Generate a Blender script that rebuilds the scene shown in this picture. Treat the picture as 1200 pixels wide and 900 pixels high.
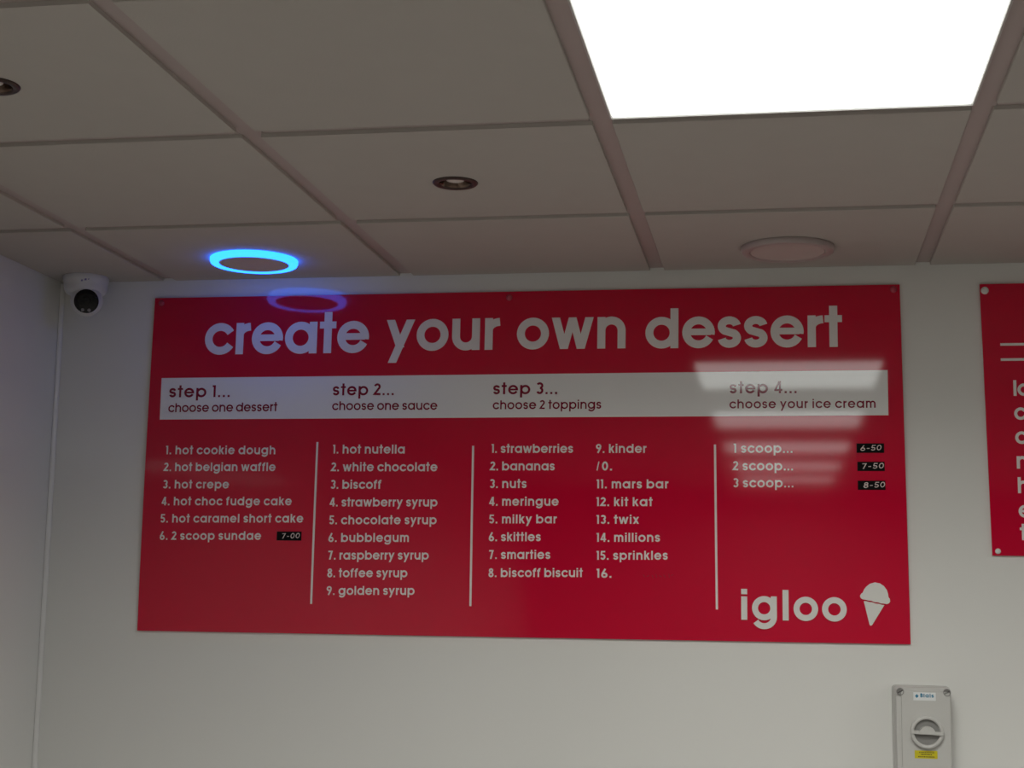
import bpy, math
from mathutils import Matrix, Vector
PI = math.pi
for o_ in list(bpy.data.objects): bpy.data.objects.remove(o_)
COL = bpy.context.scene.collection
SC = bpy.context.scene
HC = 2.45                       # ceiling height above the floor

# ---------------- camera ----------------
cd = bpy.data.cameras.new('camera'); cam = bpy.data.objects.new('camera', cd); COL.objects.link(cam)
cd.sensor_fit = 'HORIZONTAL'; cd.sensor_width = 36; cd.lens = 1820.26/1200*36; cd.clip_start = .02
r_ = Vector((.98494296, .17208543, .01655228)); u_ = Vector((.0085432, -.14407692, .98952961)); f_ = Vector((-.17266843, .97448881, .14337771))
M = Matrix((r_, u_, -f_)).transposed().to_4x4(); M.translation = Vector((1.4897, -3.5499, HC-.7865))
cam.matrix_world = M
SC.camera = cam
# ---------------- world and exposure ----------------
w = bpy.data.worlds.new('world'); SC.world = w; w.use_nodes = True
w.node_tree.nodes['Background'].inputs[0].default_value = (.02, .022, .026, 1)
w.node_tree.nodes['Background'].inputs[1].default_value = .3
vs = SC.view_settings; vs.view_transform = 'Standard'; vs.look = 'None'; vs.gamma = 1; vs.use_curve_mapping = False
vs.exposure = 0.0
LAMP_W = 11                   # watts of every ceiling light panel
LAMP_SPREAD = math.radians(156)
LAMP_COL = (1.0, .975, .91)
PANEL_GLOW = 4.3
HALO = (.06, .78, 6.2)          # colour given off by the blue halo ring

# ---------------- materials ----------------
def mat(name, col, rough=.5, spec=None, ior=None, metal=0, coat=0, coat_r=.05, noise=None, bump=None, emit=None):
    m = bpy.data.materials.new(name); m.use_nodes = True
    nt = m.node_tree; b = nt.nodes['Principled BSDF']
    b.inputs['Base Color'].default_value = (*col, 1); b.inputs['Roughness'].default_value = rough
    b.inputs['Metallic'].default_value = metal
    if ior: b.inputs['IOR'].default_value = ior
    if spec is not None: b.inputs['Specular IOR Level'].default_value = spec
    b.inputs['Coat Weight'].default_value = coat; b.inputs['Coat Roughness'].default_value = coat_r
    tc = nt.nodes.new('ShaderNodeTexCoord')
    if noise:                    # (scale, amount): gentle mottling of the base colour
        n = nt.nodes.new('ShaderNodeTexNoise'); n.inputs['Scale'].default_value = noise[0]; n.inputs['Detail'].default_value = 5
        nt.links.new(tc.outputs['Object'], n.inputs['Vector'])
        mx = nt.nodes.new('ShaderNodeMix'); mx.data_type = 'RGBA'
        mx.inputs['A'].default_value = (*[c*(1-noise[1]) for c in col], 1); mx.inputs['B'].default_value = (*[min(1, c*(1+noise[1])) for c in col], 1)
        nt.links.new(n.outputs['Fac'], mx.inputs['Factor']); nt.links.new(mx.outputs['Result'], b.inputs['Base Color'])
    if bump:                     # (scale, strength, distance)
        n = nt.nodes.new('ShaderNodeTexNoise'); n.inputs['Scale'].default_value = bump[0]; n.inputs['Detail'].default_value = 4
        nt.links.new(tc.outputs['Object'], n.inputs['Vector'])
        bp = nt.nodes.new('ShaderNodeBump'); bp.inputs['Strength'].default_value = bump[1]; bp.inputs['Distance'].default_value = bump[2]
        nt.links.new(n.outputs['Fac'], bp.inputs['Height']); nt.links.new(bp.outputs['Normal'], b.inputs['Normal'])
    if emit:
        b.inputs['Emission Color'].default_value = (*emit[:3], 1); b.inputs['Emission Strength'].default_value = emit[3]
    return m
MT = {
 'cladding': mat('white_pvc_cladding', (.80, .80, .77), .085, bump=(1.3, .12, .002)),
 'tile': mat('mineral_fibre_tile', (.53, .50, .465), .95, spec=.1, noise=(14, .03), bump=(260, .35, .0008)),
 'tee': mat('painted_steel_tee', (.46, .385, .37), .55, noise=(9, .05)),
 'void': mat('dark_void_board', (.10, .09, .09), .9),
 'floor': mat('vinyl_floor', (.185, .17, .16), .45, noise=(6, .12)),
 'plaster': mat('painted_plaster', (.22, .215, .21), .8, noise=(3, .03)),
 'trim': mat('white_pvc_trim', (.84, .84, .82), .22),
 'red': mat('red_printed_acrylic', (.62, .001, .034), .06, ior=1.5, noise=(2.2, .05)),
 'red_edge': mat('red_board_edge', (.30, .006, .02), .4),
 'white_vinyl': mat('white_vinyl', (.86, .81, .795), .06, ior=1.56),
 'band': mat('white_printed_band', (.88, .87, .86), .06, ior=1.56),
 'crimson': mat('crimson_print', (.25, .004, .03), .06, ior=1.56),
 'letter': mat('white_raised_acrylic', (.80, .79, .76), .3),
 'black': mat('black_sticker', (.004, .004, .0045), .8, spec=.15),
 'chalk': mat('white_chalk_pen', (.75, .62, .60), .8),
 'red_cap': mat('red_screw_cap', (.50, .05, .09), .4),
 'steel': mat('brushed_steel', (.75, .75, .74), .3, metal=.8),
 'abs': mat('white_abs_plastic', (.72, .72, .71), .4),
 'lens': mat('black_camera_glass', (.002, .002, .003), .12, ior=1.4),
 'led_eye': mat('grey_infrared_window', (.30, .29, .28), .35),
 'mark': mat('lilac_print', (.25, .22, .45), .5),
 'white_metal': mat('white_panel_frame', (.62, .60, .58), .4),
 'frost': mat('frosted_diffuser', (.62, .54, .51), .5),
 'rim': mat('clear_halo_rim', (.47, .40, .39), .3),
 'chrome': mat('dark_nickel', (.085, .062, .056), .36, metal=1),
 'bowl': mat('nickel_reflector', (.16, .11, .085), .2, metal=1),
 'bulb': mat('bulb_glass', (.75, .73, .68), .08, ior=1.6),
 'grey_pl': mat('grey_polycarbonate', (.56, .555, .53), .4),
 'grey_dk': mat('dark_grey_recess', (.24, .235, .225), .5),
 'label_w': mat('white_label', (.78, .80, .80), .4),
 'label_b': mat('blue_print', (.02, .20, .34), .4),
 'yellow': mat('yellow_label', (.62, .53, .01), .4),
 'ink': mat('dark_ink', (.12, .09, .01), .5),
 'halo': mat('blue_halo_ring', (.1, .3, .6), .4, emit=(*HALO, 1)),
}
def diffuser_mat():
    # an edge lit panel: the light guide is brightest along its rim
    m = bpy.data.materials.new('edge_lit_diffuser'); m.use_nodes = True; nt = m.node_tree; b = nt.nodes['Principled BSDF']
    b.inputs['Base Color'].default_value = (.8, .8, .8, 1); b.inputs['Roughness'].default_value = .4
    tc = nt.nodes.new('ShaderNodeTexCoord'); sp = nt.nodes.new('ShaderNodeSeparateXYZ'); nt.links.new(tc.outputs['Generated'], sp.inputs[0])
    def math_(op, a, bb=None):
        n = nt.nodes.new('ShaderNodeMath'); n.operation = op
        for i, v in enumerate((a, bb)):
            if v is None: continue
            if isinstance(v, (int, float)): n.inputs[i].default_value = v
            else: nt.links.new(v, n.inputs[i])
        return n.outputs[0]
    ax = math_('ABSOLUTE', math_('SUBTRACT', sp.outputs[0], .5)); ay = math_('ABSOLUTE', math_('SUBTRACT', sp.outputs[1], .5))
    e = math_('MAXIMUM', ax, ay)
    rp = nt.nodes.new('ShaderNodeMapRange'); rp.inputs['From Min'].default_value = .47; rp.inputs['From Max'].default_value = .5
    rp.inputs['To Min'].default_value = 0; rp.inputs['To Max'].default_value = .9
    nt.links.new(e, rp.inputs['Value'])
    nz = nt.nodes.new('ShaderNodeTexNoise'); nz.inputs['Scale'].default_value = 3; nt.links.new(tc.outputs['Generated'], nz.inputs['Vector'])
    nn = math_('MULTIPLY', math_('SUBTRACT', nz.outputs['Fac'], .5), .12)
    s = math_('ADD', math_('ADD', rp.outputs[0], nn), PANEL_GLOW)
    b.inputs['Emission Color'].default_value = (.95, 1.0, .965, 1); nt.links.new(s, b.inputs['Emission Strength'])
    return m
MT['diffuser'] = diffuser_mat()

# ---------------- mesh helpers ----------------
class MB:
    def __init__(s): s.v = []; s.f = []; s.smooth = []
    def add(s, vs_, fs, smooth=False):
        n = len(s.v); s.v += [tuple(a) for a in vs_]; s.f += [tuple(i+n for i in f) for f in fs]; s.smooth += [smooth]*len(fs)
    def box(s, x0, x1, y0, y1, z0, z1, c=0):
        if c <= 0:
            v = [(x, y, z) for x in (x0, x1) for y in (y0, y1) for z in (z0, z1)]
            s.add(v, [(0,1,3,2), (4,6,7,5), (0,4,5,1), (2,3,7,6), (0,2,6,4), (1,5,7,3)]); return
        # chamfered box: 24 vertices
        import itertools
        v = []; idx = {}
        for sx, sy, sz in itertools.product((0, 1), repeat=3):
            X = (x0, x1)[sx]; Y = (y0, y1)[sy]; Z = (z0, z1)[sz]; dx = c*(1-2*sx); dy = c*(1-2*sy); dz = c*(1-2*sz)
            for a, p in (('x', (X, Y+dy, Z+dz)), ('y', (X+dx, Y, Z+dz)), ('z', (X+dx, Y+dy, Z))):
                idx[sx, sy, sz, a] = len(v); v.append(p)
        fs = []
        for t in (0, 1):
            fs.append([idx[t, a, b, 'x'] for a, b in ((0,0), (1,0), (1,1), (0,1))]); fs.append([idx[a, t, b, 'y'] for a, b in ((0,0), (1,0), (1,1), (0,1))])
            fs.append([idx[a, b, t, 'z'] for a, b in ((0,0), (1,0), (1,1), (0,1))])
        for a in (0, 1):
            for b in (0, 1):
                fs.append([idx[0,a,b,'y'], idx[1,a,b,'y'], idx[1,a,b,'z'], idx[0,a,b,'z']])
                fs.append([idx[a,0,b,'x'], idx[a,1,b,'x'], idx[a,1,b,'z'], idx[a,0,b,'z']])
                fs.append([idx[a,b,0,'x'], idx[a,b,1,'x'], idx[a,b,1,'y'], idx[a,b,0,'y']])
                for d in (0, 1): fs.append([idx[a,b,d,'x'], idx[a,b,d,'y'], idx[a,b,d,'z']])
        s.add(v, fs)
    def lathe(s, prof, n=48, c=(0, 0, 0), mx=None, cap0=False, cap1=False, smooth=True):
        v = []
        for r, z in prof:
            for i in range(n):
                a = 2*PI*i/n; p = Vector((r*math.cos(a), r*math.sin(a), z))
                if mx: p = mx @ p
                v.append(p+Vector(c))
        fs = [(j*n+i, j*n+(i+1) % n, (j+1)*n+(i+1) % n, (j+1)*n+i) for j in range(len(prof)-1) for i in range(n)]
        s.add(v, fs, smooth)
        if cap0: s.add(v[:n], [tuple(range(n))])
        if cap1: s.add(v[-n:], [tuple(range(n))])
    def prism(s, poly, y0, y1):           # an outline in x,z given thickness along y
        n = len(poly); v = [(x, y0, z) for x, z in poly]+[(x, y1, z) for x, z in poly]
        s.add(v, [tuple(range(n)), tuple(range(2*n-1, n-1, -1))]+[(i, (i+1) % n, n+(i+1) % n, n+i) for i in range(n)])
    def ribbon(s, pts, wd, y, closed=False, thick=0):   # a stroke in x,z of width wd at depth y
        n = len(pts); L = []; R_ = []
        for i in range(n):
            a = pts[i-1] if (i or closed) else None; b = pts[i]; c = pts[(i+1) % n] if (i < n-1 or closed) else None
            d1 = (Vector(b)-Vector(a)).normalized() if a is not None else None
            d2 = (Vector(c)-Vector(b)).normalized() if c is not None else None
            if d1 is None: d1 = d2
            if d2 is None: d2 = d1
            n1 = Vector((-d1[1], d1[0])); n2 = Vector((-d2[1], d2[0])); m = (n1+n2)
            m = m/max(m.length_squared, .5)*2 if m.length_squared > 1e-6 else n1
            k = m*(wd/2); L.append((b[0]+k[0], b[1]+k[1])); R_.append((b[0]-k[0], b[1]-k[1]))
        rng = range(n if closed else n-1)
        if thick <= 0:
            s.add([(x, y, z) for x, z in L]+[(x, y, z) for x, z in R_], [(i, (i+1) % n, n+(i+1) % n, n+i) for i in rng]); return
        v = [(x, y, z) for x, z in L]+[(x, y, z) for x, z in R_]+[(x, y+thick, z) for x, z in L]+[(x, y+thick, z) for x, z in R_]
        fs = []
        for i in rng:
            j = (i+1) % n
            fs += [(i, j, n+j, n+i), (2*n+i, 3*n+i, 3*n+j, 2*n+j), (i, 2*n+i, 2*n+j, j), (n+i, n+j, 3*n+j, 3*n+i)]
        if not closed: fs += [(0, n, 3*n, 2*n), (n-1, 3*n-1, 4*n-1, 2*n-1)]
        s.add(v, fs)
    def build(s, name, m, parent=None, loc=None):
        me = bpy.data.meshes.new(name); me.from_pydata(s.v, [], s.f); me.materials.append(MT[m])
        me.polygons.foreach_set('use_smooth', s.smooth); me.update()
        import bmesh
        bm = bmesh.new(); bm.from_mesh(me); bmesh.ops.recalc_face_normals(bm, faces=bm.faces[:]); bm.to_mesh(me); bm.free()
        return link(name, me, parent, loc)
def link(name, me, parent=None, loc=None):
    o = bpy.data.objects.new(name, me); COL.objects.link(o)
    if parent: o.parent = parent
    if loc: o.location = loc
    return o
def box(name, m, x0, x1, y0, y1, z0, z1, parent=None, c=0):
    b = MB(); b.box(x0, x1, y0, y1, z0, z1, c); return b.build(name, m, parent)
def thing(name, label, cat, loc, group=None):
    o = bpy.data.objects.new(name, None); COL.objects.link(o); o.location = loc; o.empty_display_size = .05
    o['label'] = label; o['category'] = cat
    if group: o['group'] = group
    return o
def struct(o): o['kind'] = 'structure'; return o
def copy_tree(o, parent=None):
    c = o.copy(); COL.objects.link(c); c.parent = parent
    for ch in list(o.children): copy_tree(ch, c)
    return c
def face_out(mb, y=-1):   # make flat lettering face the room
    for i, f in enumerate(mb.f):
        a, b, c = (Vector(mb.v[k]) for k in f[:3])
        if (b-a).cross(c-a).y > 0: mb.f[i] = tuple(reversed(f))

# ---------------- the setting ----------------
XL, XR, YF = -.284, 5.4, -7.15
GX, GY, MOD = [XL]+[.6*k for k in range(0, 9)]+[XR], None, .6
GY = [0]+[-.5255-.6*k for k in range(0, 12)]
GY = [g for g in GY if g > YF+.05]+[YF]
struct(box('wall_back', 'cladding', XL-.1, XR+.1, 0, .1, 0, HC+.2))
struct(box('wall_left', 'cladding', XL-.1, XL, YF-.1, 0, 0, HC+.2))
struct(box('wall_right', 'plaster', XR, XR+.1, YF-.1, 0, 0, HC+.2))
struct(box('wall_front', 'plaster', XL, XR, YF-.1, YF, 0, HC+.2))
struct(box('floor', 'floor', XL-.1, XR+.1, YF-.1, .1, -.1, 0))
# pvc corner joint between left and back wall: a slim quarter bead
b = MB(); n = 8
pr = [(XL, 0)]+[(XL+.009*math.sin(PI/2*i/n)+.001, -.001-.009*math.cos(PI/2*i/n)) for i in range(n+1)]
v = [(x, y, z) for z in (0.0, HC-.004) for x, y in pr]; k = len(pr)
b.add(v, [tuple(range(k)), tuple(range(k, 2*k))]+[(i, (i+1) % k, k+(i+1) % k, k+i) for i in range(k)])
struct(b.build('trim_1', 'trim'))
# suspended ceiling: void board, tees and one object for each tile
REC = .007                       # tee faces sit this much above the tile faces
GAP = .0165
ceil = struct(box('ceiling', 'void', XL, XR, YF, 0, HC+.06, HC+.09))
panels = [(1.2, j) for j in (2, 4, 6, 8, 10)]+[(3.6, j) for j in (2, 4, 6, 8, 10)]  # the second, right-hand row is added out of view as fill light
lit = {(round(x/.6), j) for x, j in panels}
tile_mesh = {}
DOWN = [(.8875, -.795), (.290, -1.420)]
for i in range(len(GX)-1):
    for j in range(len(GY)-1):
        if (i-1, j) in lit: continue
        x0, x1 = GX[i], GX[i+1]; y1, y0 = GY[j], GY[j+1]
        x0 += GAP if i > 0 else .001; x1 -= GAP if i < len(GX)-2 else .001
        y1 -= GAP if j > 0 else .001; y0 += GAP if j < len(GY)-2 else .001
        key = (round(x1-x0, 4), round(y1-y0, 4)); cx, cy = (x0+x1)/2, (y0+y1)/2
        hole = [(a-cx, b_-cy) for a, b_ in DOWN if x0 < a < x1 and y0 < b_ < y1]
        if hole:                 # a tile cut out for a downlight
            ox, oy = hole[0]; hx, hy = key[0]/2, key[1]/2; m = MB()
            an = sorted([2*PI*k/48 for k in range(48)]+[math.atan2(sy*hy-oy, sx*hx-ox) % (2*PI) for sx in (-1, 1) for sy in (-1, 1)])
            def edge(a, e=0):
                dx, dy = math.cos(a), math.sin(a); t = min(((hx if dx > 0 else -hx)-ox)/dx if abs(dx) > 1e-9 else 9, ((hy if dy > 0 else -hy)-oy)/dy if abs(dy) > 1e-9 else 9)
                return (ox+dx*t, oy+dy*t)
            n = len(an); inn = [(ox+.0345*math.cos(a), oy+.0345*math.sin(a)) for a in an]; out = [edge(a) for a in an]
            v = [(*p, .018) for p in inn]+[(*p, 0) for p in inn]+[(*p, 0) for p in out]+[(*p, .018) for p in out]
            m.add(v, [(q*n+k, q*n+(k+1) % n, (q+1)*n+(k+1) % n, (q+1)*n+k) for q in range(3) for k in range(n)])
            m.build('ceiling_tile', 'tile', ceil, (cx, cy, HC)); continue
        if key not in tile_mesh:
            m = MB(); hx, hy = key[0]/2, key[1]/2; m.box(-hx, hx, -hy, hy, 0, .018, .0012)
            t = m.build('ceiling_tile', 'tile', ceil, (cx, cy, HC)); tile_mesh[key] = t.data
        else: link('ceiling_tile', tile_mesh[key], ceil, (cx, cy, HC))
for x in GX[1:-1]: box('main_tee', 'tee', x-GAP-.004, x+GAP+.004, YF+.001, -.0002, HC+REC, HC+REC+.003, ceil)
xs = GX
for y in GY[1:-1]:
    for i in range(len(xs)-1):
        box('cross_tee', 'tee', xs[i]+(.022 if i else .001), xs[i+1]-(.022 if i < len(xs)-2 else .001), y-GAP-.004, y+GAP+.004, HC+REC+.0004, HC+REC+.0034, ceil)

# ---------------- ceiling light panels ----------------
def light_panel():
    t = thing('ceiling_light', '', 'ceiling light', (0, 0, HC))
    h = .3-GAP+.001; d = .279; m = MB()
    # sloping white frame: outer rim, inner lip
    P = [(h, .018), (h, -.001), (h-.003, -.003), (d+.0015, -.003), (d, -.001), (d, .004), (d, .016)]
    v = []
    for r, z in P: v += [(-r, -r, z), (r, -r, z), (r, r, z), (-r, r, z)]
    m.add(v, [(4*a+k, 4*a+(k+1) % 4, 4*((a+1) % len(P))+(k+1) % 4, 4*((a+1) % len(P))+k) for a in range(len(P)) for k in range(4)])
    m.build('frame', 'white_metal', t)
    box('diffuser', 'diffuser', -d+.0004, d-.0004, -d+.0004, d-.0004, .002, .010, t)
    ld = bpy.data.lights.new('panel_lamp', 'AREA'); ld.shape = 'SQUARE'; ld.size = .54; ld.energy = LAMP_W; ld.color = LAMP_COL; ld.spread = LAMP_SPREAD
    lo = bpy.data.objects.new('panel_lamp', ld); COL.objects.link(lo); lo.parent = t; lo.location = (0, 0, -.006)
    return t
lp0 = light_panel()
for n_, (x, j) in enumerate(panels):
    t = lp0 if n_ == 0 else copy_tree(lp0)
    t.location = (x+.3, (GY[j]+GY[j+1])/2, HC)
    t['group'] = 'square LED panels set in the suspended ceiling'
    place = ('nearest the menu board wall', 'second from the menu board wall', 'third from the menu board wall', 'fourth from the menu board wall', 'nearest the front wall')[n_ % 5]
    if n_ == 0: t['label'] = 'bright square white LED panel filling one bay of the suspended ceiling'
    elif n_ < 5: t['label'] = 'square white LED panel in the row over the counter, '+place
    else: t['label'] = 'unseen square LED panel added as fill light in the right-hand ceiling row, '+place

# ---------------- round LED fittings with halo rims ----------------
def halo_light(x, y, label, lit_):
    t = thing('round_ceiling_light', label, 'ceiling light', (x, y, HC))
    m = MB()
    m.lathe([(.0985, .001), (.1005, -.001), (.1005, -.006), (.0985, -.0115), (.096, -.0130), (.083, -.0130), (.0808, -.0122), (.080, -.009), (.080, -.001)], 72)
    m.build('halo_ring', 'halo' if lit_ else 'rim', t)
    m = MB(); m.lathe([(.0798, -.0008), (.0798, -.0112), (.0775, -.0118), (.0745, -.0112), (.073, -.0106), (.03, -.0106), (.0005, -.0106)], 64, cap1=True); m.build('diffuser', 'frost', t)
    return t
halo_light(.290, -.208, 'round ceiling light glowing with a bright blue halo ring', True)
halo_light(1.499, -.206, 'unlit round white ceiling light near the back wall, right of centre', False)

# ---------------- recessed downlights ----------------
def downlight(x, y, label):
    t = thing('downlight', label, 'downlight', (x, y, HC))
    m = MB(); m.lathe([(.0425, .0004), (.0425, -.0012), (.040, -.0038), (.034, -.0042), (.0315, -.003), (.0305, .0005)], 56); m.build('bezel', 'chrome', t)
    m = MB(); pr = [(.0318, -.0028)]
    for i in range(9): pr.append((.0302-.0009*i-(.0010 if i % 2 else 0), .0002+.0022*i))
    pr += [(.020, .021), (.012, .024)]
    m.lathe(pr, 56, cap1=True); m.build('reflector', 'bowl', t)
    m = MB(); m.lathe([(.0165, .0215), (.0170, .0050), (.0160, .0032), (.012, .0020), (.006, .0013), (.0005, .0011)], 40, cap1=True); m.build('bulb', 'bulb', t)
    return t
downlight(.8875, -.795, 'small round dark-rimmed downlight in the ceiling tile above the board title')
downlight(.290, -1.420, 'small round dark-rimmed downlight cut off by the left edge of the view')

# ---------------- lettering: a monoline geometric alphabet (x-height = 1) ----------------
def arc(cx, cy, rx, ry, a0, a1, n=None):
    n = n or max(3, int(abs(a1-a0)/11)); return [(cx+rx*math.cos(math.radians(a0+(a1-a0)*i/n)), cy+ry*math.sin(math.radians(a0+(a1-a0)*i/n))) for i in range(n+1)]
ASC = 1.28
def glyph(ch, s, dot=1.0):
    """strokes [(points, width, closed)], advance width, left and right side bearing"""
    h = s/2; R = (1-s)/2+.008; A = ASC; bt = s*.88
    ring = lambda cx=.5: (arc(cx, .5, R, R, 0, 360, 36)[:-1], s, True)
    st = lambda x, a, b: ([(x, a), (x, b)], s, False)
    def dg(xa, ya, xb, yb, k=1.0):        # a diagonal cut off level at both ends
        q = h*k*math.hypot(xb-xa, yb-ya)/abs(yb-ya); return ([(xa-q, ya), (xa+q, ya), (xb+q, yb), (xb-q, yb)], None, False)
    rn, sd, ti = .045, .075, .015
    S = .0
    if ch == 'o': return [ring()], 1, rn, rn
    if ch == 'c': return [(arc(.5, .5, R, R, 30, 330), s, False)], .93, rn, .02
    if ch == 'e': return [(arc(.5, .5, R, R, -11, 334), s, False), ([(s*.6, .515), (.5+R, .515)], s*.84, False)], 1, rn, rn
    if ch == 'a': return [ring(), st(1.03-h, 0, 1)], 1.03, rn, sd
    if ch == 'd': return [ring(), st(1.03-h, 0, A)], 1.03, rn, sd
    if ch == 'b': return [ring(.53), st(h, 0, A)], 1.03, sd, rn
    if ch == 'p': return [ring(.53), st(h, -.36, 1)], 1.03, sd, rn
    if ch == 'g':
        x = 1.03-h; r = x-.5
        return [ring(), ([(x, 1), (x, .13)]+arc(.5, .13, r, .13+.38-h, 0, -150)[1:], s, False)], 1.03, rn, sd
    if ch == 'h' or ch == 'n':
        r = (.88-s)/2
        return [st(h, 0, A if ch == 'h' else 1), (arc(.44, 1-h-r+.01, r, r, 180, 0)+[(.88-h, 0)], s, False)], .88, sd, sd
    if ch == 'm':
        r = (.76-s)/2; d = 2*r
        return [st(h, 0, 1), (arc(h+r, 1-h-r+.01, r, r, 180, 0)+[(h+d, 0)], s, False), (arc(h+d+r, 1-h-r+.01, r, r, 180, 0)+[(h+2*d, 0)], s, False)], 2*d+s, sd, sd
    if ch == 'u':
        r = (.88-s)/2
        return [st(.88-h, 0, 1), ([(h, 1)]+arc(.44, h+r-.01, r, r, 180, 360), s, False)], .88, sd, sd
    if ch == 'r': return [st(h, 0, 1), (arc(h+.36, .62, .36, .38-h, 180, 92), s, False)], .48, sd, ti
    if ch == 's':
        return [(arc(.36, .69, .235, .31-h, 8, 232)+arc(.36, .31, .235, .31-h, 52, -172), s, False)], .72, rn, rn
    if ch == 't': return [st(.265, 0, ASC+.02), ([(0, 1-bt/2), (.53, 1-bt/2)], bt, False)], .53, ti, ti
    if ch == 'f':
        return [([(.22, 0), (.22, A-h-.24)]+arc(.22+.26, A+.02-h-.24, .26, .24, 172, 82)[1:], s, False), ([(.02, 1-bt/2), (.47, 1-bt/2)], bt, False)], .54, ti, ti
    if ch == 'l': return [st(h, 0, A)], s, sd, sd
    if ch == 'i': return [st(h, 0, .985), st(h, A+.02-s*.9, A+.02)], s, sd, sd
    if ch == 'k': return [st(h, 0, A), dg(s*.85, .40, .74-h, 1), dg(.32, .62, .80-h*1.1, 0)], .8, sd, ti
    if ch == 'w':
        return [dg(h*1.05, 1, .40, 0), dg(.40, 0, .66, 1, .93), dg(.66, 1, .92, 0, .93), dg(.92, 0, 1.32-h*1.05, 1)], 1.32, ti, ti
    if ch == 'y': return [dg(h*1.1, 1, .46, .12), dg(.92-h*1.1, 1, .21, -.37)], .92, ti, ti
    if ch == 'x': return [dg(h*1.2, 1, .84-h*1.2, 0), dg(.84-h*1.2, 1, h*1.2, 0)], .84, ti, ti
    if ch == '.': return [([(0, s*.55*dot), (s*1.1*dot, s*.55*dot)], s*1.1*dot, False)], s*1.1*dot, .09, .09
    if ch == '-': return [([(0, .52), (.42, .52)], s*.9, False)], .42, .10, .10
    if ch == ' ': return [], .34, 0, 0
    if ch == '|': return [([(0, 0), (.22, A)], s*.6, False)], .24, .05, .2
    if ch == '1': return [st(.34-h, 0, A), ([(0, A-bt/2), (.3, A-bt/2)], bt, False)], .34, .05, sd
    if ch == '2': return [(arc(.36, A-h-.25, .36-h, .25, 165, -30)+[(.09, h+.02), (.72, h+.0)], s, False)], .72, rn, rn
    if ch == '3': return [(arc(.35, A-h-.25, .28-h*.2, .25, 150, -80), s, False), (arc(.35, h+.28, .37-h, .28, 85, -155), s, False)], .72, rn, rn
    if ch == '4': return [dg(.56-h*.3, A, .10, .30, .85), ([(.02, .34), (.80, .34)], bt, False), st(.56, 0, A)], .80, rn, rn
    if ch == '5': return [([(.68, A-bt/2), (.16, A-bt/2)], bt, False), ([(.19, A), (.12, .62)], s*.9, False), (arc(.35, h+.30, .37-h, .30, 130, -155), s, False)], .72, rn, rn
    if ch == '6': return [(arc(.39, .37, .39-h, .37-h*.9, 0, 360, 28)[:-1], s, True), ([(.12, .52), (.50, A)], s, False)], .78, rn, rn
    if ch == '9': return [(arc(.39, A-.37, .39-h, .37-h*.9, 0, 360, 28)[:-1], s, True), ([(.66, A-.52), (.28, 0)], s, False)], .78, rn, rn
    if ch == '7': return [([(0, A-bt/2), (.66, A-bt/2)], bt, False), dg(.66-h, A, .24, 0)], .70, rn, rn
    if ch == '8': return [(arc(.38, A-.32, .31-h*.8, .32-h, 0, 360, 26)[:-1], s, True), (arc(.38, .36, .38-h, .36-h*.8, 0, 360, 26)[:-1], s, True)], .76, rn, rn
    if ch == '0': return [(arc(.38, A/2, .38-h, A/2-h, 0, 360, 30)[:-1], s, True)], .76, rn, rn
    if ch == 'B': return [st(h, 0, A), (([(h, A-bt/2), (.4, A-bt/2)]+arc(.4, A*.75-bt/4, .22, A*.25-bt/4, 90, -90)+[(h, A*.5)]), bt, False), (([(h, A*.5), (.42, A*.5)]+arc(.42, A*.25+bt/4, .26, A*.25-bt/4, 90, -90)+[(h, bt/2)]), bt, False)], .75, sd, rn
    raise KeyError(ch)
def lay(text, x0, z0, x1, z1, xh, s, dot=1.0):
    """places the glyphs of one line so that it starts at x0 and ends at x1; returns [(char, strokes)] in metres"""
    G = [glyph(c, s, dot) for c in text]; pos = []; x = 0
    for k, (st_, wd, lb, rb) in enumerate(G):
        if k: x += lb
        pos.append(x); x += wd+(rb if k < len(G)-1 else 0)
    nat = x*xh; W = x1-x0; tr = (W-nat)/max(1, len(G)-1)
    sx = 1.0
    if tr < -.05*xh: sx = W/(nat-.05*xh*(len(G)-1)); tr = -.05*xh*sx
    if tr > .09*xh: sx = W/(nat+.09*xh*(len(G)-1)); tr = .09*xh*sx
    if len(G) == 1: sx = 1
    sl = (z1-z0)/W if W else 0; out = []
    for k, (st_, wd, lb, rb) in enumerate(G):
        ox = x0+pos[k]*xh*sx+tr*k; oz = z0+(ox-x0)*sl
        out.append((text[k], [([(ox+px*xh*sx, oz+pz*xh+px*xh*sl) for px, pz in pts], w_ and w_*xh*(1 if sx == 1 else (1+sx)/2), c) for pts, w_, c in st_]))
    return out
def text_mesh(text, x0, z0, x1, z1, xh, s, y, dot=1.0):
    mb = MB(); k = 0
    for ch, sts in lay(text, x0, z0, x1, z1, xh, s, dot):
        for pts, w_, c in sts:
            yy = y-.00004*(k % 4); k += 1
            if w_: mb.ribbon(pts, w_, yy, c)
            else: mb.add([(px, yy, pz) for px, pz in pts], [tuple(range(len(pts)))])
    return mb
def flat(mb, name, m, parent):
    face_out(mb); me = bpy.data.meshes.new(name); me.from_pydata(mb.v, [], mb.f); me.materials.append(MT[m]); return link(name, me, parent)

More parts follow.
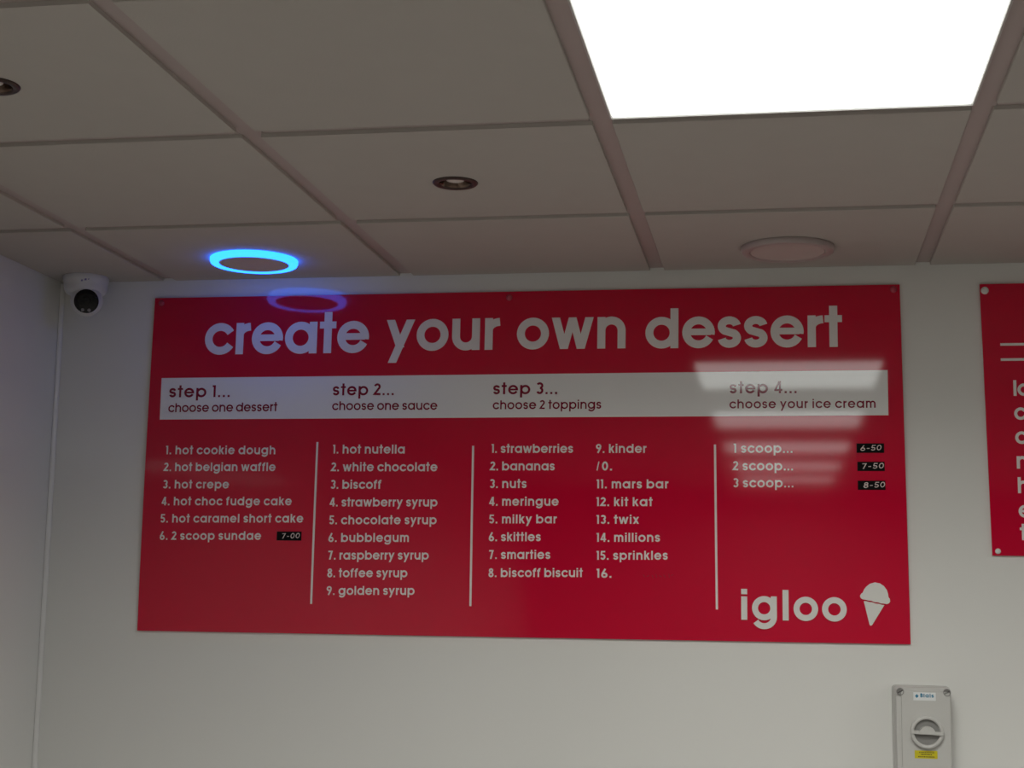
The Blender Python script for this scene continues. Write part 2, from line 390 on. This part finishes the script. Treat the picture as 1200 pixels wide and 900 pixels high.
# ---------------- the large menu board ----------------
LINES = [
('title', 'create', 0.137, -0.1427, 0.548, -0.1426, 0.0774),
('title', 'your', 0.5909, -0.1399, 0.8668, -0.1392, 0.0761),
('title', 'own', 0.9076, -0.1393, 1.163, -0.1399, 0.0749),
('title', 'dessert', 1.2095, -0.1407, 1.6549, -0.1428, 0.0734),
('step', 'step 1...', 0.052, -0.2469, 0.2066, -0.2471, 0.0226),
('sub', 'choose one dessert', 0.0521, -0.2833, 0.3279, -0.2825, 0.0171),
('step', 'step 2...', 0.4639, -0.2453, 0.6137, -0.2455, 0.0222),
('sub', 'choose one sauce', 0.464, -0.2806, 0.7202, -0.2812, 0.0167),
('step', 'step 3...', 0.8529, -0.2455, 1.0046, -0.2458, 0.0217),
('sub', 'choose 2 toppings', 0.8531, -0.2808, 1.1081, -0.281, 0.0164),
('step', 'step 4...', 1.4015, -0.2474, 1.5519, -0.2477, 0.0212),
('sub', 'choose your ice cream', 1.4014, -0.282, 1.7257, -0.2825, 0.016),
('menu', '1. hot cookie dough', 0.0512, -0.3857, 0.3271, -0.3859, 0.0161),
('menu', '2. hot belgian waffle', 0.0481, -0.4265, 0.3292, -0.4261, 0.016),
('menu', '3. hot crepe', 0.048, -0.4683, 0.2147, -0.4678, 0.0159),
('menu', '4. hot choc fudge cake', 0.0464, -0.5089, 0.3723, -0.5073, 0.0159),
('menu', '5. hot caramel short cake', 0.0457, -0.5503, 0.4021, -0.5479, 0.0159),
('menu', '6. 2 scoop sundae', 0.0457, -0.5916, 0.2996, -0.5894, 0.0158),
('menu', '1. hot nutella', 0.4695, -0.3843, 0.6445, -0.3845, 0.0164),
('menu', '2. white chocolate', 0.4667, -0.4264, 0.7239, -0.4261, 0.0164),
('menu', '3. biscoff', 0.4667, -0.4679, 0.5903, -0.4675, 0.0164),
('menu', '4. strawberry syrup', 0.4656, -0.5096, 0.7259, -0.5083, 0.0162),
('menu', '5. chocolate syrup', 0.466, -0.5515, 0.7248, -0.5496, 0.0161),
('menu', '6. bubblegum', 0.4654, -0.593, 0.6596, -0.5912, 0.0162),
('menu', '7. raspberry syrup', 0.4662, -0.6341, 0.7079, -0.6315, 0.0161),
('menu', '8. toffee syrup', 0.4651, -0.6753, 0.6579, -0.6729, 0.016),
('menu', '9. golden syrup', 0.4645, -0.7164, 0.6758, -0.7133, 0.016),
('menu', '1. strawberries', 0.852, -0.383, 1.0435, -0.3832, 0.0161),
('menu', '2. bananas', 0.8497, -0.4239, 1.0012, -0.4238, 0.0161),
('menu', '3. nuts', 0.8495, -0.4649, 0.9359, -0.4646, 0.0161),
('menu', '4. meringue', 0.8486, -0.5059, 1.0112, -0.5051, 0.016),
('menu', '5. milky bar', 0.8494, -0.5468, 1.0077, -0.5457, 0.0159),
('menu', '6. skittles', 0.8492, -0.5877, 0.9706, -0.5867, 0.0159),
('menu', '7. smarties', 0.8506, -0.6285, 0.9933, -0.627, 0.0159),
('menu', '8. biscoff biscuit', 0.8498, -0.67, 1.0686, -0.6672, 0.0157),
('menu', '9. kinder', 1.0965, -0.3833, 1.2131, -0.3834, 0.016),
('menu', '|0.', 1.0994, -0.4237, 1.1339, -0.4236, 0.0159),
('menu', '11. mars bar', 1.0988, -0.4649, 1.2634, -0.4644, 0.0159),
('menu', '12. kit kat', 1.0987, -0.5056, 1.2272, -0.505, 0.0158),
('menu', '13. twix', 1.0991, -0.546, 1.1966, -0.5453, 0.0157),
('menu', '14. millions', 1.0995, -0.5869, 1.2443, -0.5856, 0.0157),
('menu', '15. sprinkles', 1.0998, -0.6276, 1.2618, -0.6258, 0.0156),
('menu', '16.', 1.1002, -0.6681, 1.1341, -0.6677, 0.0156),
('menu', '1 scoop...', 1.4104, -0.3833, 1.5413, -0.3834, 0.0164),
('menu', '2 scoop...', 1.4085, -0.4233, 1.5421, -0.4232, 0.0165),
('menu', '3 scoop...', 1.4089, -0.4618, 1.5429, -0.4614, 0.0164),
('logo', 'igloo', 1.4257, -0.757, 1.6558, -0.7571, 0.0525),
]
BX, BZ, TH = -.035, HC-.0445, .005
board = thing('menu_board', 'large red dessert menu board with white lettering and four numbered steps', 'sign', (BX, -.0012, BZ))
FY = -TH                                           # board face
def prism_obj(poly, y0, y1, name, m, parent):
    b_ = MB(); b_.prism(poly, y0, y1); return b_.build(name, m, parent)
def sheet_obj(quad, y0, y1, name, m, parent, n):
    # a thin sheet with corners top-left, top-right, bottom-right, bottom-left, cut into n slices so that it can bow
    (ax, az), (bx, bz), (cx, cz), (dx, dz) = quad; b_ = MB(); v = []
    for i in range(n+1):
        t = i/n; xl, zl, xr, zr = ax+(dx-ax)*t, az+(dz-az)*t, bx+(cx-bx)*t, bz+(cz-bz)*t
        v += [(xl, y0, zl), (xr, y0, zr), (xr, y1, zr), (xl, y1, zl)]
    b_.add(v, [(4*i+a, 4*i+(a+1) % 4, 4*i+4+(a+1) % 4, 4*i+4+a) for i in range(n) for a in range(4)]+[(0, 1, 2, 3), (4*n, 4*n+1, 4*n+2, 4*n+3)])
    return b_.build(name, m, parent)
sheet_obj([(.0014, .0006), (1.7836, -.0006), (1.7922, -.8039), (-.0017, -.8078)], FY, 0, 'panel', 'red', board, 160)
band = sheet_obj([(.0304, -.1992), (1.7534, -.1970), (1.7534, -.2994), (.0313, -.3011)], FY-.0004, FY+.001, 'header_band', 'band', board, 20)
for kind, s_, x0, z0, x1, z1, xh in LINES:
    if kind == 'title': flat(text_mesh(s_, x0, z0, x1, z1, xh, .25, FY-.0004), 'title_word', 'white_vinyl', board)
    elif kind == 'step': flat(text_mesh(s_, x0, z0, x1, z1, xh, .225, FY-.0008, .85), 'step_heading', 'crimson', band)
    elif kind == 'sub': flat(text_mesh(s_, x0, z0, x1, z1, xh, .21, FY-.0008, .85), 'step_caption', 'crimson', band)
    elif kind == 'menu': flat(text_mesh(s_, x0, z0, x1, z1, xh, .235, FY-.0004, .9), 'menu_line', 'white_vinyl', board)
    else:
        # raised acrylic shop name, one piece for each letter
        for ch, sts in lay(s_, x0, z0, x1, z1, xh, .25):
            b_ = MB(); kk = 0
            for pts, w_, c in sts: b_.ribbon(pts, w_, FY-.004-.00006*kk, c, .0042+.00006*kk); kk += 1
            b_.build('logo_letter', 'letter', board)
scoop = [(1.6857,-.699),(1.6886,-.6949),(1.691,-.6936),(1.6942,-.6864),(1.6989,-.6801),(1.7067,-.6737),(1.7175,-.6705),(1.7282,-.6725),(1.7372,-.6786),(1.7432,-.6872),(1.7455,-.695),(1.7463,-.7021),(1.7493,-.7064),(1.7498,-.7114),(1.7473,-.7157),(1.7426,-.7177),(1.7366,-.7165),(1.7305,-.7163),(1.7235,-.7139),(1.7168,-.7137),(1.7092,-.7107),(1.703,-.7102),(1.6969,-.7087),(1.6908,-.7079),(1.6872,-.7055),(1.6854,-.7024)]
wafer = [(1.6932,-.7113),(1.6984,-.7112),(1.7045,-.713),(1.7113,-.7135),(1.7182,-.7162),(1.7259,-.7167),(1.732,-.7188),(1.7374,-.719),(1.7105,-.7628),(1.7077,-.7647),(1.705,-.7629)]
prism_obj(scoop, FY-.004, FY+.0002, 'logo_scoop', 'letter', board)
prism_obj([(x, z-.0006) for x, z in wafer], FY-.004, FY+.0002, 'logo_cone', 'letter', board)
for (xa, za), (xb, zb) in (((.4306,-.3568),(.4278,-.7378)), ((.8082,-.3664),(.8086,-.7369)), ((1.3684,-.3644),(1.3717,-.7353))):
    b_ = MB(); b_.ribbon([(xa+(xb-xa)*i/30, za+(zb-za)*i/30) for i in range(31)], .0050, FY-.0004); flat(b_, 'divider_line', 'white_vinyl', board)
for (xa, za), (xb, zb), s_, lx, lw in (((.3385,-.5693),(.399,-.5905), '7-00', .012, .044), ((1.6826,-.3626),(1.7426,-.3838), '6-50', .0080, .0455), ((1.6837,-.4037),(1.7431,-.4243), '7-50', .0095, .0475), ((1.684,-.4461),(1.744,-.4665), '8-50', .0120, .0465)):
    st_ = box('price_sticker', 'black', xa, xb, FY-.0010, FY+.0002, zb, za, board)
    st_['label'] = 'black sticker with the price %s in white pen' % s_
    b_ = text_mesh(s_, xa+lx, zb+.0045, xa+lx+lw, zb+.0060, .0094, .17, FY-.0013)
    b_.v = [(x+(z-zb)*.16-.001, y, z) for x, y, z in b_.v]           # pen strokes lean to the right
    flat(b_, 'handwriting', 'chalk', st_)
def cap_mesh(m, r=.0075):
    b_ = MB(); b_.lathe([(r, 0), (r, .0016), (r*.8, .0030), (r*.4, .0038), (.0003, .0040)], 24, mx=Matrix.Rotation(PI/2, 3, 'X'), cap1=True); return b_
for x, z in ((.019, -.0127), (.8871, -.0148), (1.7698, -.0124), (.020, -.795), (.888, -.794), (1.778, -.791)):
    if z < -.1: continue
    c_ = cap_mesh('red_cap').build('screw_cap', 'red_cap', board, (x, FY, z)); c_['label'] = 'small dull red screw cap'
# faint dark red marks low in the third column
b_ = MB()
for x, z, dx, dz in ((1.206,-.6600,.004,-.006),(1.214,-.664,.006,.003),(1.226,-.661,.003,-.007),(1.235,-.6585,.002,-.008),(1.242,-.662,.006,-.002),(1.252,-.660,.004,-.006),(1.264,-.6575,.0015,-.0085),(1.269,-.661,.005,.002)):
    b_.ribbon([(x, z), (x+dx*.6, z+dz*.4), (x+dx, z+dz)], .0011, FY-.0003)
flat(b_, 'dark_red_marks', 'red_edge', board)['label'] = 'faint dark red marks'

# the thin board bows away from the wall between its fixings: bend it with everything on it
BOW, ZC, HZ = .0055, -.404, .404
def bow(z): return -BOW*(1-((z-ZC)/HZ)**2)
def bend(o, dz):
    for v_ in o.data.vertices: v_.co.y += bow(v_.co.z+dz)
    for c_ in o.children: bend(c_, dz)
for c_ in board.children:
    if c_.name.startswith('screw_cap'): c_.location.y += bow(c_.location.z)
    else: bend(c_, 0)

# ---------------- the second board, cut off by the right edge ----------------
b2 = thing('menu_board', 'red information board cut off by the right edge of the view', 'sign', (1.9239, -.0012, HC-.0467))
prism_obj([(-.0008, -.0012), (.90, -.0016), (.9030, -.6100), (.0107, -.6066)], FY, 0, 'panel', 'red', b2)
for za in (-.1392, -.1733):
    b_ = MB(); b_.ribbon([(.0400, za), (.86, za)], .0058, FY-.0004); flat(b_, 'divider_line', 'white_vinyl', b2)
for i, (x, z) in enumerate(((.0652,-.2548),(.0655,-.3081),(.0661,-.3615),(.0676,-.4161),(.0684,-.4701),(.0686,-.5234),(.0699,-.5726))):
    s_ = ('la', 'c', 'o', 'n', 'h', 'e', 't')[i]; xh = .0275
    wd = sum(glyph(c, .22)[1] for c in s_)*xh+(.10*xh if len(s_) > 1 else 0)
    flat(text_mesh(s_, x, z, x+wd, z, xh, .24, FY-.0004), 'text_line', 'white_vinyl', b2)
for x, z, r in ((.0099, -.0161, .0085), (.0226, -.5972, .0062)):
    c_ = cap_mesh('steel', r).build('screw_cap', 'letter', b2, (x, FY, z)); c_['label'] = 'white screw cap'

# ---------------- turret camera in the corner ----------------
tc_ = thing('security_camera', 'white turret security camera on the ceiling in the left corner', 'camera', (-.191, -.062, HC))
b_ = MB(); b_.lathe([(.0530, 0), (.0545, -.003), (.0545, -.013), (.0525, -.016), (.0520, -.026), (.0495, -.036), (.0460, -.0415), (.040, -.0445), (.030, -.046)], 56); b_.build('housing', 'abs', tc_)
ax = Vector((.40, -.88, -.22)).normalized(); q = Vector((0, 0, 1)).rotation_difference(ax).to_matrix()
cc = Vector((.011, -.0135, -.0615))
ball = [(.0385*math.sin(a), .0385*math.cos(a)) for a in [math.radians(52+i*8) for i in range(17)]]+[(.0005, -.0385)]
b_ = MB(); b_.lathe([(.0290, .0262), (.0302, .0262)]+ball, 56, cc, q); b_.build('turret_ball', 'abs', tc_)
b_ = MB(); b_.lathe([(.0292, .0240), (.0290, .0268), (.027, .0282), (.014, .0296), (.0005, .0300)], 56, cc, q, cap1=True); face = b_.build('face_plate', 'lens', tc_)
face['label'] = 'glossy black camera face'
for dx in (-.0075, .0075):
    up = q @ Vector((1, 0, 0))
    # local frame of the face: right and down directions
    rt = Vector((0, 0, 1)).cross(ax).normalized(); dn = rt.cross(ax).normalized()
    if dn.z > 0: dn = -dn
    b_ = MB(); b_.lathe([(.0040, .0270), (.0040, .0292), (.0032, .0298), (.0003, .0299)], 20, cc+rt*dx+dn*.0215, q, cap1=True)
    b_.build('infrared_window', 'led_eye', face)
b_ = MB(); b_.lathe([(.0095, .029), (.0095, .0312), (.008, .0318), (.0003, .0310)], 28, cc-dn*.003, q, cap1=True); b_.build('lens', 'lens', face)
b_ = MB()
for x, z, wd, hh in ((.012, -.021, .004, .004), (.0195, -.0185, .005, .0045), (.0265, -.0160, .003, .003)):
    y = -math.sqrt(.0529**2-x*x)-.0002; b_.box(x, x+wd, y, y+.001, z, z+hh)
b_.build('printed_mark', 'mark', tc_)

# ---------------- rotary isolator on the wall ----------------
iso = thing('isolator_switch', 'grey rotary isolator switch box low on the back wall at right', 'switch', (1.778, 0, HC-.936))
def rrect(x0, x1, z0, z1, r, n=5):
    P = []
    for cx, cz, a in ((x1-r, z1-r, 0), (x0+r, z1-r, 90), (x0+r, z0+r, 180), (x1-r, z0+r, 270)):
        P += [(cx+r*math.cos(math.radians(a+90*i/n)), cz+r*math.sin(math.radians(a+90*i/n))) for i in range(n+1)]
    return P
def shell(rings, caps=True):
    b_ = MB(); n = len(rings[0][0]); v = []
    for poly, y in rings: v += [(x, y, z) for x, z in poly]
    fs = [(k*n+i, k*n+(i+1) % n, (k+1)*n+(i+1) % n, (k+1)*n+i) for k in range(len(rings)-1) for i in range(n)]
    if caps: fs += [tuple(range(n)), tuple(range((len(rings)-1)*n, len(rings)*n))]
    b_.add(v, fs); return b_
HB = -.205
shell([(rrect(-.063, .058, HB, 0, .008), 0), (rrect(-.0625, .0575, HB+.0005, -.0005, .008), -.040)]).build('enclosure', 'grey_pl', iso)
shell([(rrect(-.0615, .0565, HB+.001, -.001, .008), -.0401), (rrect(-.0590, .0560, HB+.002, -.0015, .008), -.064), (rrect(-.0575, .0550, HB+.003, -.003, .007), -.068)]).build('lid', 'grey_pl', iso)
# raised middle of the lid between the corner screws
shell([(rrect(-.0480, .0540, HB+.012, -.0095, .004), -.0681), (rrect(-.0470, .0530, HB+.013, -.0105, .004), -.0715)]).build('lid_plate', 'grey_pl', iso)
for x, z in ((-.0495, -.0115), (.0475, -.0115), (-.0495, HB+.0115), (.0475, HB+.0115)):
    b_ = MB(); b_.lathe([(.0078, 0), (.0078, .0042), (.0066, .0045), (.0058, .0028), (.0004, .0028)], 24, mx=Matrix.Rotation(PI/2, 3, 'X'), cap1=True)
    sc_ = b_.build('lid_screw', 'grey_dk', iso, (x, -.0679, z))
    b_ = MB(); b_.ribbon([(-.0052, -.0030), (.0052, .0030)], .0022, -.0036, thick=.0010); b_.build('screw_slot', 'void', sc_)
KZ = -.0950; kx = .0040; fy = -.0716
def disc(prof, name, m, parent, n=48, loc=(kx, fy, KZ)):
    b_ = MB(); b_.lathe(prof, n, mx=Matrix.Rotation(PI/2, 3, 'X'), cap1=True); return b_.build(name, m, parent, loc)
disc([(.0345, 0), (.0345, .0080), (.0335, .0095), (.0285, .0100), (.0270, .0085), (.0266, .0012), (.0262, .0010)], 'dial_ring', 'grey_pl', iso)
disc([(.0272, .0012), (.0004, .0014)], 'dial_recess', 'grey_dk', iso)  # shade inside the dial ring put into a darker grey
hd = shell([([(x+kx, z+KZ) for x, z in P_], y) for P_, y in (
    ([(-.0335, .0040), (-.0335, -.0035), (.0335, -.0065), (.0335, .0010)], fy-.0012),
    ([(-.0330, .0035), (-.0330, -.0030), (.0330, -.0060), (.0330, .0005)], fy-.0130))]).build('handle', 'grey_pl', iso)
gp = arc(0, -.004, .0180, .0175, 0, 180, 16)
shell([([(x+kx, z+KZ) for x, z in gp], fy-.0012), ([(x*.93+kx, z*.95+KZ) for x, z in gp], fy-.0150)]).build('grip', 'grey_pl', iso)
lp = -.0721
lab = box('name_label', 'label_w', -.0225, .0240, fy-.0003, fy+.0002, -.0290, -.0120, iso)
b_ = MB(); b_.ribbon([(-.0192, -.0200), (-.0112, -.0200)], .0005, fy-.0005)
b_.v = [(-.0190, fy-.0005, -.0200), (-.0152, fy-.0005, -.0158), (-.0114, fy-.0005, -.0200), (-.0152, fy-.0005, -.0242)]; b_.f = [(0, 1, 2, 3)]; b_.smooth = [False]
flat(b_, 'label_emblem', 'label_b', lab)
flat(text_mesh('Blais', -.0080, -.0225, .0200, -.0225, .0062, .28, fy-.0005), 'label_lettering', 'label_b', lab)
yl = box('warning_label', 'yellow', -.0220, .0250, fy-.0003, fy+.0002, -.1500, -.1335, iso); yl['label'] = 'small yellow warning label with dark print'
b_ = MB()
for row, (z, x0, x1) in enumerate(((-.1375, -.013, .0180), (-.1417, -.009, .014), (-.1462, -.015, .019))):
    x = x0; k = 0
    while x < x1:
        wd = (.0022, .0014, .0030, .0018)[(k+row) % 4]; b_.ribbon([(x, z), (x+wd, z)], .0022, fy-.0005); x += wd+.0008; k += 1
flat(b_, 'warning_print', 'ink', yl)
